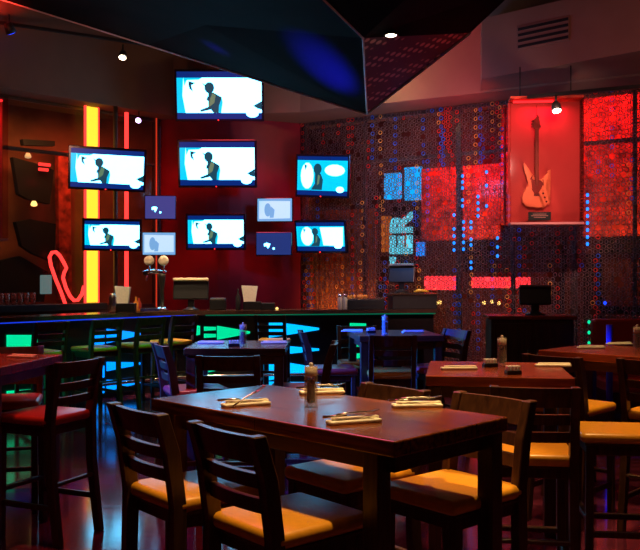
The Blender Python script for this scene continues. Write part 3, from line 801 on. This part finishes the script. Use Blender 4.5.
straw_holder(252.5, .19, 'black holder with fanned white napkins right of the register')
straw_holder(126, .17, 'black holder with white napkins left of the beer tap')
p, a = bar_pt(268, .25); tag(MB().box(p+Vector((0, 0, .05)), (.2, .12, .1), bev=.01).build('condiment_box', M['black']), 'low black box on the bar right of the napkin holder', 'box')
p, a = bar_pt(277, .25); 
r = empty('tea_light', p, label='tiny glowing tea light right of the low black box', cat='candle')
MB().lathe([(.03, 0), (.035, .04), (.03, .04), (.026, .006)], 12).build('cup', M['acryl'], r); MB().lathe([(.02, .005), (.02, .02), (.004, .035)], 10).build('flame', G['amber'], r)
def bottle(px, off, h, mat, label, r=.035, cat='bottle'):
    p, a = bar_pt(px, off)
    o = MB().lathe([(r*.9, 0), (r, .01), (r, h*.6), (r*.4, h*.78), (r*.38, h*.96), (r*.45, h)], 14, p).build('bottle', mat)
    tag(o, label, cat)
bottle(238, .22, .3, M['dark'], 'slim dark bottle left of the right napkin holder'); bottle(136, .38, .2, M['orange'], 'small orange topped bottle by the left napkin holder')
bottle(139, .40, .18, M['redseat'], 'small red sauce bottle by the left napkin holder')
p, a = bar_pt(112.5, .25); tag(MB().lathe([(.04, 0), (.045, .01), (.055, .2), (.045, .23), (.03, .26)], 16, p).build('cocktail_shaker', M['steel']), 'steel cocktail shaker on the bar below the grey pole', 'shaker')
# beer tower
p, a = bar_pt(162, .28)
r = empty('beer_tap', p, 0, label='chrome beer tower with two round tap handles on the bar', cat='beer tap')
MB().lathe([(.09, 0), (.1, .015), (.07, .04), (.045, .06)], 18).build('base', M['chrome'], r)
MB().lathe([(.03, .05), (.028, .3), (.05, .46), (.055, .5), (.04, .52)], 16).build('column', M['dark'], r)
MB().tube([(-.26, 0, .53), (-.1, 0, .55), (.06, 0, .52)], .035, 12).build('crossbar', M['chrome'], r)
for x in (-.17, .03):
    h = MB().tube([(x, -.03, .55), (x, -.04, .64)], .012, 8).build('tap_handle', M['chrome'], r)
    MB().lathe([(.02, -.012), (.07, -.012), (.072, 0), (.07, .012), (.02, .012)], 20, (x, -.045, .70), rot=Matrix.Rotation(PI/2, 3, 'X')).build('badge', paint('tan tap badge', (.85, .72, .55), .4), h)
    MB().lathe([(.022, -.016), (.03, -.016), (.03, -.012)], 14, (x, -.047, .70), rot=Matrix.Rotation(PI/2, 3, 'X')).build('badge_center', M['dark'], h)
MB().tube([(-.2, -.03, .5), (-.2, -.07, .47), (-.2, -.08, .42)], .012, 8).build('spout', M['chrome'], r)
p, a = bar_pt(149, .2); r = empty('drip_tray', p, a*.5, label='chrome drip tray left of the beer tower', cat='tray')
MB().box((0, 0, .02), (.26, .14, .04), bev=.006).build('pan', M['chrome'], r); MB().box((0, 0, .043), (.22, .1, .006)).build('grate', M['dark'], r)
# right end of the bar
d = 12.65
rc = empty('raised_counter', ((412-CX)*12.68/F, 12.68, 1.12), .19, label='dark raised shelf on the right end of the bar', cat='shelf')
MB().box((0, 0, .215), (.72, .34, .03), bev=.006).build('shelf_top', M['bartop'], rc); MB().box((0, 0, .1), (.68, .3, .2), bev=.006).build('shelf_box', M['dark'], rc)
p, a = bar_pt(362, .25)
r = empty('garnish_tray', p, a, label='garnish tray with clear lid and orange fruit near the bar end', cat='tray')
MB().box((0, 0, .07), (.62, .24, .14), bev=.008).build('tray', M['dark'], r)
MB().box((0, 0, .145), (.62, .24, .012), bev=.004).build('rim', M['steel'], r)
MB().box((0, .02, .21), (.58, .2, .12), bev=.02).build('lid', M['acryl'], r)
mb = MB()
for i in range(12):
    mb.lathe([(.002, -.026), (.02, -.015), (.026, 0), (.02, .015), (.002, .026)], 8, (-.2+random.random()*.3, -.02+random.random()*.08, .175+random.random()*.015))
fr = mb.build('fruit', M['orange'], r); fr['kind'] = 'stuff'
for px, lab in ((341.5, 'glass salt jar at the left end of the garnish tray'), (346.5, 'second glass jar beside the garnish tray')):
    p, a = bar_pt(px-1.5, .07)
    r = empty('glass_jar', p, label=lab, cat='jar')
    MB().lathe([(.03, 0), (.034, .01), (.034, .16), (.026, .18)], 14).build('body', paint('frosted jar', (.7, .55, .4), .3), r)
    MB().lathe([(.03, .18), (.032, .2), (.02, .23)], 14).build('lid', M['steel'], r)
tag(MB().tube([(1.40, 12.64, 1.372), (1.47, 12.62, 1.39), (1.55, 12.62, 1.388), (1.62, 12.64, 1.372)], [.012, .022, .022, .01], 10).build('banana', M['lemon']), 'curved yellow banana on the raised shelf right of the screen', 'fruit')

# ------------------------------------------------------------------ display case with guitar
D0 = 10.3
cz0 = EYE+(CY-222)*D0/F; cz1 = EYE+(CY-98)*D0/F; cx0 = (511-CX)*D0/F; cx1 = (583-CX)*D0/F; W = cx1-cx0; Hh = cz1-cz0
case = empty('display_case', ((cx0+cx1)/2, D0, cz0), math.radians(-6), label='tall clear display case glowing red around a guitar', cat='display case')
MB().box((0, .26, Hh/2), (W, .02, Hh)).build('back_panel', M['pink'], case)
MB().box((0, .13, -.015), (W, .28, .03), bev=.004).build('base', M['pink'], case)
MB().box((0, .13, Hh+.015), (W, .28, .03), bev=.004).build('lid', M['redpanel'], case)
fc = clear('red tinted acrylic', (1, .25, .22), .16)
MB().box((0, 0, Hh/2), (W, .008, Hh)).build('front_pane', fc, case)
for s in (-1, 1): MB().box((s*(W/2-.004), .30, Hh/2), (.008, .58, Hh)).build('side_pane', fc, case)
MB().box((-W/2+.0, .60, Hh/2), (.02, .02, Hh)).build('edge_strip', M['redpanel'], case)
MB().box((-.15, .1, Hh-.02), (W*.55, .05, .02)).build('light_strip', G['hotred'], case)
for s in (-1, 1): MB().tube([(s*W*.35, .13, Hh+.03), (s*W*.35, .13, ZS-cz0+.01)], .008, 8).build('hanging_rod', M['dark'], case)
pl = MB().box((-.09, -.012, .07), (.27, .012, .10), bev=.002).build('plaque', M['outdark'], case)
mb = MB()
for z, w_ in ((.095, .16), (.075, .2), (.055, .14)): mb.box((-.09, -.0195, z), (w_, .002, .006))
mb.build('plaque_text', paint('grey lettering', (.3, .12, .1), .6), pl)
# guitar
gt = empty('electric_guitar', case.location + Matrix.Rotation(case.rotation_euler.z, 3, 'Z') @ Vector((-.10, .17, .19)), case.rotation_euler.z, label='cream electric guitar with dark pickguard inside the display case', cat='guitar')
MV = Matrix(((1, 0, 0, 0), (0, 0, -1, 0), (0, 1, 0, 0), (0, 0, 0, 1)))
def smooth_poly(pts, n=5):
    out = []; N = len(pts)
    for i in range(N):
        p0, p1, p2, p3 = [Vector(pts[(i+k-1) % N]) for k in range(4)]
        for j in range(n):
            t = j/n
            out.append(tuple(.5*((2*p1)+(p2-p0)*t+(2*p0-5*p1+4*p2-p3)*t*t+(3*p1-3*p2+p0-p3)*t**3)))
    return out
body = smooth_poly([(0, 0), (.09, .01), (.155, .06), (.165, .13), (.13, .20), (.102, .26), (.112, .32), (.145, .40), (.165, .455), (.135, .45), (.09, .38), (.05, .345), (-.04, .345), (-.08, .40), (-.112, .49), (-.145, .545), (-.158, .515), (-.14, .42), (-.11, .33), (-.102, .26), (-.14, .20), (-.17, .13), (-.155, .05), (-.08, .008)], 4)
mb = MB(); mb.prism(body, -.022, .022, 0, MV); mb.build('body', M['cream'], gt)
MB().prism(smooth_poly([(-.03, .17), (.03, .17), (.06, .24), (.08, .34), (.02, .34), (-.04, .34), (-.08, .36), (-.06, .25)]), .022, .026, 0, MV).build('pickguard', M['guard'], gt)
MB().box((0, -.03, .62), (.046, .02, .70), bev=.004).build('neck', M['neck'], gt)
MB().prism(smooth_poly([(-.03, .96), (.025, .96), (.04, 1.0), (.03, 1.08), (-.005, 1.13), (-.03, 1.08), (-.045, 1.0)]), .02, .035, 0, MV).build('headstock', M['neck'], gt)
mb = MB()
for k in range(3): mb.box((-.055, -.03, .99+k*.035), (.03, .012, .014), bev=.003)
mb.build('tuning_pegs', M['chrome'], gt)
mb = MB()
for k in range(3): mb.lathe([(.013, 0), (.012, .012)], 10, (.075+.02*k, -.024, .17-.05*k), rot=Matrix.Rotation(PI/2, 3, 'X'))
mb.box((0, -.028, .15), (.07, .008, .02)); mb.build('bridge', M['chrome'], gt)
MB().tube([(0, -.03, 1.12), (0, .0, 1.26)], .003, 5).build('hanger', M['dark'], gt)
# left edge case
c = at(1, 170, 10.9); z0, z1 = EYE+(CY-238)*10.9/F, EYE+(CY-97)*10.9/F
lc = empty('display_case', (-4.34, 10.75, z0), math.radians(42), label='red glowing display case cut off by the left edge', cat='display case')
MB().box((0, .2, (z1-z0)/2), (.8, .02, z1-z0)).build('back_panel', M['pink'], lc)
MB().box((0, 0, (z1-z0)/2), (.8, .008, z1-z0)).build('front_pane', fc, lc)
MB().box((0, .1, -.015), (.8, .22, .03)).build('base', M['pink'], lc)
MB().box((0, .1, z1-z0+.015), (.8, .22, .03)).build('lid', M['dark'], lc)
MB().box((.1, .08, z1-z0-.02), (.5, .05, .02)).build('light_strip', G['hotred'], lc)
MB().tube([(0, .1, z1-z0+.03), (0, .1, ZS-z0+1.8)], .01, 8).build('hanging_rod', M['dark'], lc)

# ------------------------------------------------------------------ right background furniture
d = 9.5; cab = empty('host_stand', ((535-CX)*d/F, d+.3, 0), math.radians(-4), label='dark wooden host stand against the ring curtain with a screen on it', cat='cabinet')
MB().box((0, 0, .56), (.92, .5, 1.12), bev=.01).build('body', M['wood'], cab)
MB().box((0, 0, 1.14), (.98, .56, .04), bev=.008).build('top', M['redtable'], cab)
for s in (-1, 1):
    dr = MB().box((s*.22, -.26, .6), (.4, .02, .95), bev=.006).build('door', M['wood'], cab)
    MB().tube([(s*.05, -.275, .62), (s*.05, -.275, .78)], .008, 8).build('handle', M['steel'], dr)
register(535, .36, .34, 1.16, 9.8, -.1, 'screen on a short foot on top of the host stand', topmat='grey')
bo = empty('booth', (3.75, 9.5, 0), 0, label='red upholstered booth bench at the right edge behind the long table', cat='booth')
MB().box((0, .2, .62), (1.3, .14, 1.0), bev=.03).build('backrest', M['redseat'], bo); MB().box((0, -.12, .42), (1.3, .5, .14), bev=.04).build('seat', M['redseat'], bo)
MB().box((0, -.1, .18), (1.26, .44, .36), bev=.01).build('base', M['wood'], bo)
p = at(609.5, 330, 8.9)
tag(MB().tube([(p.x, p.y, 0), (p.x, p.y, 1.1)], .035, 12).build('short_post', paint('blue violet post', (.08, .05, .5), .3)), 'short blue violet post left of the red booth', 'post')

# ------------------------------------------------------------------ ceiling lights and vent
def track(p, q, label):
    t = empty('light_track', (0, 0, 0), label=label, cat='light track')
    MB().bar(p, q, .05, .04, up=Vector((0, 0, 1))).build('rail', M['dark'], t); return t
track(at(-30, 18, 11.2), at(150, 45, 12.6), 'black ceiling light track at the upper left')
pr = at(528, 97, 9.9); qr = at(664, 84, 8.7)
track(pr, qr, 'black light track above the guitar display case')
def spot(p, label, aim, mat, s=1.):
    r = empty('spotlight', p, label=label, cat='spotlight', group=None)
    MB().tube([(0, 0, .14*s), (0, 0, .02)], .012, 8).build('stem', M['dark'], r)
    R = Vector((0, 0, -1)).rotation_difference(Vector(aim)).to_matrix()
    MB().lathe([(.035*s, .05*s), (.05*s, .02*s), (.062*s, -.07*s), (.058*s, -.07*s)], 16, rot=R).build('housing', M['dark'], r)
    MB().lathe([(.05*s, -.072*s), (.03*s, -.078*s)], 16, rot=R).build('lamp_face', mat, r)
spot(at(556, 106, 9.6), 'small spotlight with bright face in front of the guitar case', (0, -.5, -1), G['white'], .95)
spot(at(123, 54, 12.35), 'small spotlight at the end of the upper left track', (0, -.6, -1), G['white'], 1.)
spot(at(9, 27, 11.4), 'dark spotlight at the far left of the track', (.3, .5, -1), G['deepblue'], 1.2)
spot(at(139, 119, 13.2), 'small violet ringed lamp under the bulkhead left of the red wall', (0, -1, -.6), G['violet'], .9)
p = at(391, 34, 8.35)
r = empty('downlight', p, label='round bright downlight in the ceiling canopy', cat='downlight')
MB().lathe([(.045, .03), (.07, .0), (.075, -.012), (.06, -.014)], 18).build('ring', M['grey'], r); MB().lathe([(.058, -.012), (.04, -.02)], 16).build('lamp_face', G['white'], r)
# vent on duct
va = Vector((2.12, 11.15)); vb = Vector((7.1, 6.6)); vu = (vb-va).normalized()
def duct_pt(px):
    k = (px-CX)/F; t = (va.x-k*va.y)/(k*vu.y-vu.x); return va+vu*t
a, b = duct_pt(518), duct_pt(570); m = (a+b)/2; w = (b-a).length
v = empty('air_vent', (m.x, m.y, 4.62), math.atan2(vu.y, vu.x), label='dark slotted air vent in the boxed duct above the guitar', cat='air vent')
MB().box((0, -.008, 0), (w, .016, .30), bev=.003).build('frame', M['soffit'], v)
for k in range(4): MB().box((0, -.02, -.11+k*.073), (w*.96, .012, .034)).build('slot', M['outdark'], v)

# ------------------------------------------------------------------ lamps
def lamp(kind, name, loc, target, energy, col, size=.2, angle=60, blend=.5, sy=None):
    l = bpy.data.lights.new(name, kind); l.energy = energy; l.color = col
    if kind == 'SPOT': l.spot_size = math.radians(angle); l.spot_blend = blend; l.shadow_soft_size = size
    elif kind == 'AREA':
        l.size = size
        if sy: l.shape = 'RECTANGLE'; l.size_y = sy
    else: l.shadow_soft_size = size
    o = bpy.data.objects.new(name, l); C.objects.link(o); o.location = loc
    if target is not None:
        o.rotation_euler = (Vector(target)-Vector(loc)).to_track_quat('-Z', 'Y').to_euler()
    return o
warm = (1, .62, .25)
lamp('SPOT', 'table_spot', (.35, 3.55, 4.9), (.15, 3.1, .8), 720, warm, .05, 34)
lamp('SPOT', 'table_spot', (1.1, 5.0, 4.4), (.40, 3.95, .76), 420, (1, .6, .22), .03, 24)
lamp('SPOT', 'table_spot', (1.4, 5.0, 4.9), (1.25, 4.8, .8), 520, (1, .6, .22), .05, 44)
lamp('SPOT', 'table_spot', (2.2, 6.6, 4.9), (2.1, 6.1, .8), 260, (1, .6, .22), .05, 44)
lamp('SPOT', 'table_spot', (-.6, 6.9, 4.9), (-.6, 6.8, .8), 150, (1, .8, .6), .05, 34)
lamp('SPOT', 'table_spot', (.7, 8.3, 4.9), (.7, 8.1, .8), 150, (1, .7, .4), .05, 36)
lamp('SPOT', 'red_spot', (-2.2, 5.4, 4.9), (-2.1, 5.4, .8), 300, (1, .14, .06), .1, 50)
lamp('SPOT', 'blue_spot', (-3.3, 7.0, 2.0), (.5, 7.85, .95), 7000, (.01, .07, 1), .05, 17)
lamp('SPOT', 'blue_spot', (-3.0, 5.7, 2.1), (-1.35, 6.4, .95), 2200, (.01, .05, 1), .05, 22)
lamp('SPOT', 'blue_spot', (-3.2, 4.8, 3.6), (-.85, 6.7, 1.0), 1300, (.02, .10, 1), .05, 17)
lamp('SPOT', 'green_spot', (-1.2, 9.0, 4.0), (-2.3, 10.1, 1.05), 300, (.02, 1, .35), .1, 34)
lamp('SPOT', 'stool_spot', (-2.2, 9.9, 4.9), (-2.6, 10.2, .8), 420, (1, .6, .25), .1, 45)
lamp('SPOT', 'canopy_blue', (.2, 11.2, 1.9), at(325, 62, 9.3), 5200, (.01, .01, 1), .1, 17, .9)
lamp('SPOT', 'canopy_blue', (-1.0, 10.4, 1.9), at(215, 42, 10.3), 4500, (.02, .02, 1), .1, 7, .8)
lamp('SPOT', 'red_wall_fill', (-1.6, 11.6, 4.8), (-1.5, 13.7, 2.0), 420, (1, .06, .08), .5, 80, .8)  # added fill for the red wall, out of sight behind the canopy
lamp('SPOT', 'bar_lamp', (-2.8, 9.6, 4.7), (-2.55, 11.7, 1.25), 420, (1, .72, .4), .05, 36)
lamp('SPOT', 'bar_lamp', (-1.2, 11.4, 4.6), (-1.3, 12.1, 1.2), 700, (1, .75, .4), .05, 42)
lamp('SPOT', 'bar_lamp', (.9, 11.3, 4.0), (.9, 12.5, 1.3), 200, (1, .7, .4), .05, 40)
lamp('AREA', 'case_lamp', (case.location.x, case.location.y+.1, cz1-.06), (case.location.x, case.location.y+.25, cz0), 5.5, (1, .02, .08), .5, sy=.12)
lamp('SPOT', 'case_spot', (2.6, 9.9, cz1-.1), (case.location.x-.1, case.location.y+.2, cz0+.25), 70, (1, .66, .36), .03, 30)
lamp('AREA', 'case_lamp', (-4.4, 10.8, z1-.06), (-4.4, 10.85, z0), 14, (1, .02, .03), .5, sy=.1)
def outlamp(px, py, z, aimz, e, col, size, off=1.2):
    fa = on_wall('R', px, py, off); lamp('AREA', 'facade_lamp', (fa.x, fa.y, z), (fa.x+.4, fa.y+.65, aimz), e, col, size, sy=.15)
outlamp(460, 225, 2.2, 2.6, 8, (1, .35, .1), 1.2)
outlamp(460, 160, 3.6, 3.2, 26, (1, .02, .05), 1.3)
outlamp(612, 90, 4.5, 3.9, 34, (1, .03, .04), 1.4)
outlamp(540, 90, 4.3, 3.2, 26, (1, .05, .04), 1.1)
outlamp(612, 260, 2.1, 2.8, 9, (1, .3, .08), 1.4)
outlamp(540, 320, .5, 1.4, 10, (1, .14, .05), 2.2)
outlamp(350, 320, .3, 1.8, 34, (1, .4, .1), 1.3, .35)
outlamp(400, 120, 4.0, 3.2, 8, (1, .1, .05), 1.5)
fb = on_wall('L', 20, 120, 1.6); lamp('AREA', 'back_room_lamp', (fb.x, fb.y, 4.0), (fb.x-.6, fb.y+.7, 2.0), 20, (1, .4, .12), 1.4, sy=.4)
fb = on_wall('L', 110, 120, 1.4); lamp('AREA', 'back_room_lamp', (fb.x, fb.y, 4.0), (fb.x-.5, fb.y+.8, 2.0), 16, (1, .15, .05), 1.4, sy=.4)
lamp('SPOT', 'fascia_warm', (1.2, 11.3, 3.9), (.95, 12.6, 4.35), 1, (1, .7, .3), .03, 46, .9)
lamp('POINT', 'fascia_warm', at(376, 86, 12.0), None, 16, (1, .66, .25), .05)
lamp('SPOT', 'fascia_red', (1.2, 9.9, 2.0), (1.75, 12.2, 4.7), 500, (1, .07, .04), .2, 36, .9)
lamp('SPOT', 'ceiling_red', (-4.6, 10.0, 4.3), (-4.9, 10.6, 6), 1500, (1, .04, .02), .2, 100, .8)
lamp('AREA', 'dim_room_glow', (0, 4, 5.6), (0, 8, 0), 26, (1, .42, .3), 5)
lamp('SPOT', 'fascia_brown', (-3.0, 8.2, 2.6), (-3.6, 12.3, 4.6), 70, (1, .42, .28), .2, 55, .9)  # added brown wash on the left fascia, no fixture
lamp('SPOT', 'curtain_wash', (2.2, 7.4, 3.3), on_wall('R', 490, 225), 420, (1, .5, .4), .1, 50, .6)  # added light to bring out the rings
lamp('AREA', 'curtain_wash_blue', (.2, 10.8, 3.2), on_wall('R', 440, 200), 26, (.15, .35, 1), .6, sy=.3)  # added blue light so the blue ones in the curtain show
lamp('SPOT', 'duct_wash', (3.2, 7.0, 2.8), (3.2, 10.4, 4.6), 90, (1, .4, .25), .2, 60, .9)  # added warm light on the duct face
lamp('SPOT', 'soffit_wash', (3.0, 8.6, 1.6), (2.6, 11.8, 4.17), 130, (1, .5, .4), .2, 40)  # this and the next are added uplights for the bulkhead underside
lamp('SPOT', 'soffit_wash', (1.2, 9.4, 1.6), (.2, 13.4, 4.17), 260, (1, .55, .42), .2, 42, .8)
lamp('AREA', 'floor_wash', (-1.2, 8.0, 5.3), (-.8, 7.5, 0), 110, (1, .08, .25), 1.5)  # added magenta light to redden the floor

w = bpy.data.worlds.new('World'); bpy.context.scene.world = w; w.use_nodes = True
bg = w.node_tree.nodes['Background']; bg.inputs[0].default_value = (.02, .01, .02, 1); bg.inputs[1].default_value = .5

cd = bpy.data.cameras.new('camera'); cam = bpy.data.objects.new('camera', cd); C.objects.link(cam)
cam.location = (0, 0, EYE); cam.rotation_euler = (PI/2, 0, 0); cd.sensor_width = 36; cd.lens = F/640*36; cd.clip_end = 100
sc = bpy.context.scene; sc.camera = cam
sc.view_settings.view_transform = 'Standard'; sc.view_settings.look = 'None'; sc.view_settings.gamma = 1; sc.view_settings.exposure = 0
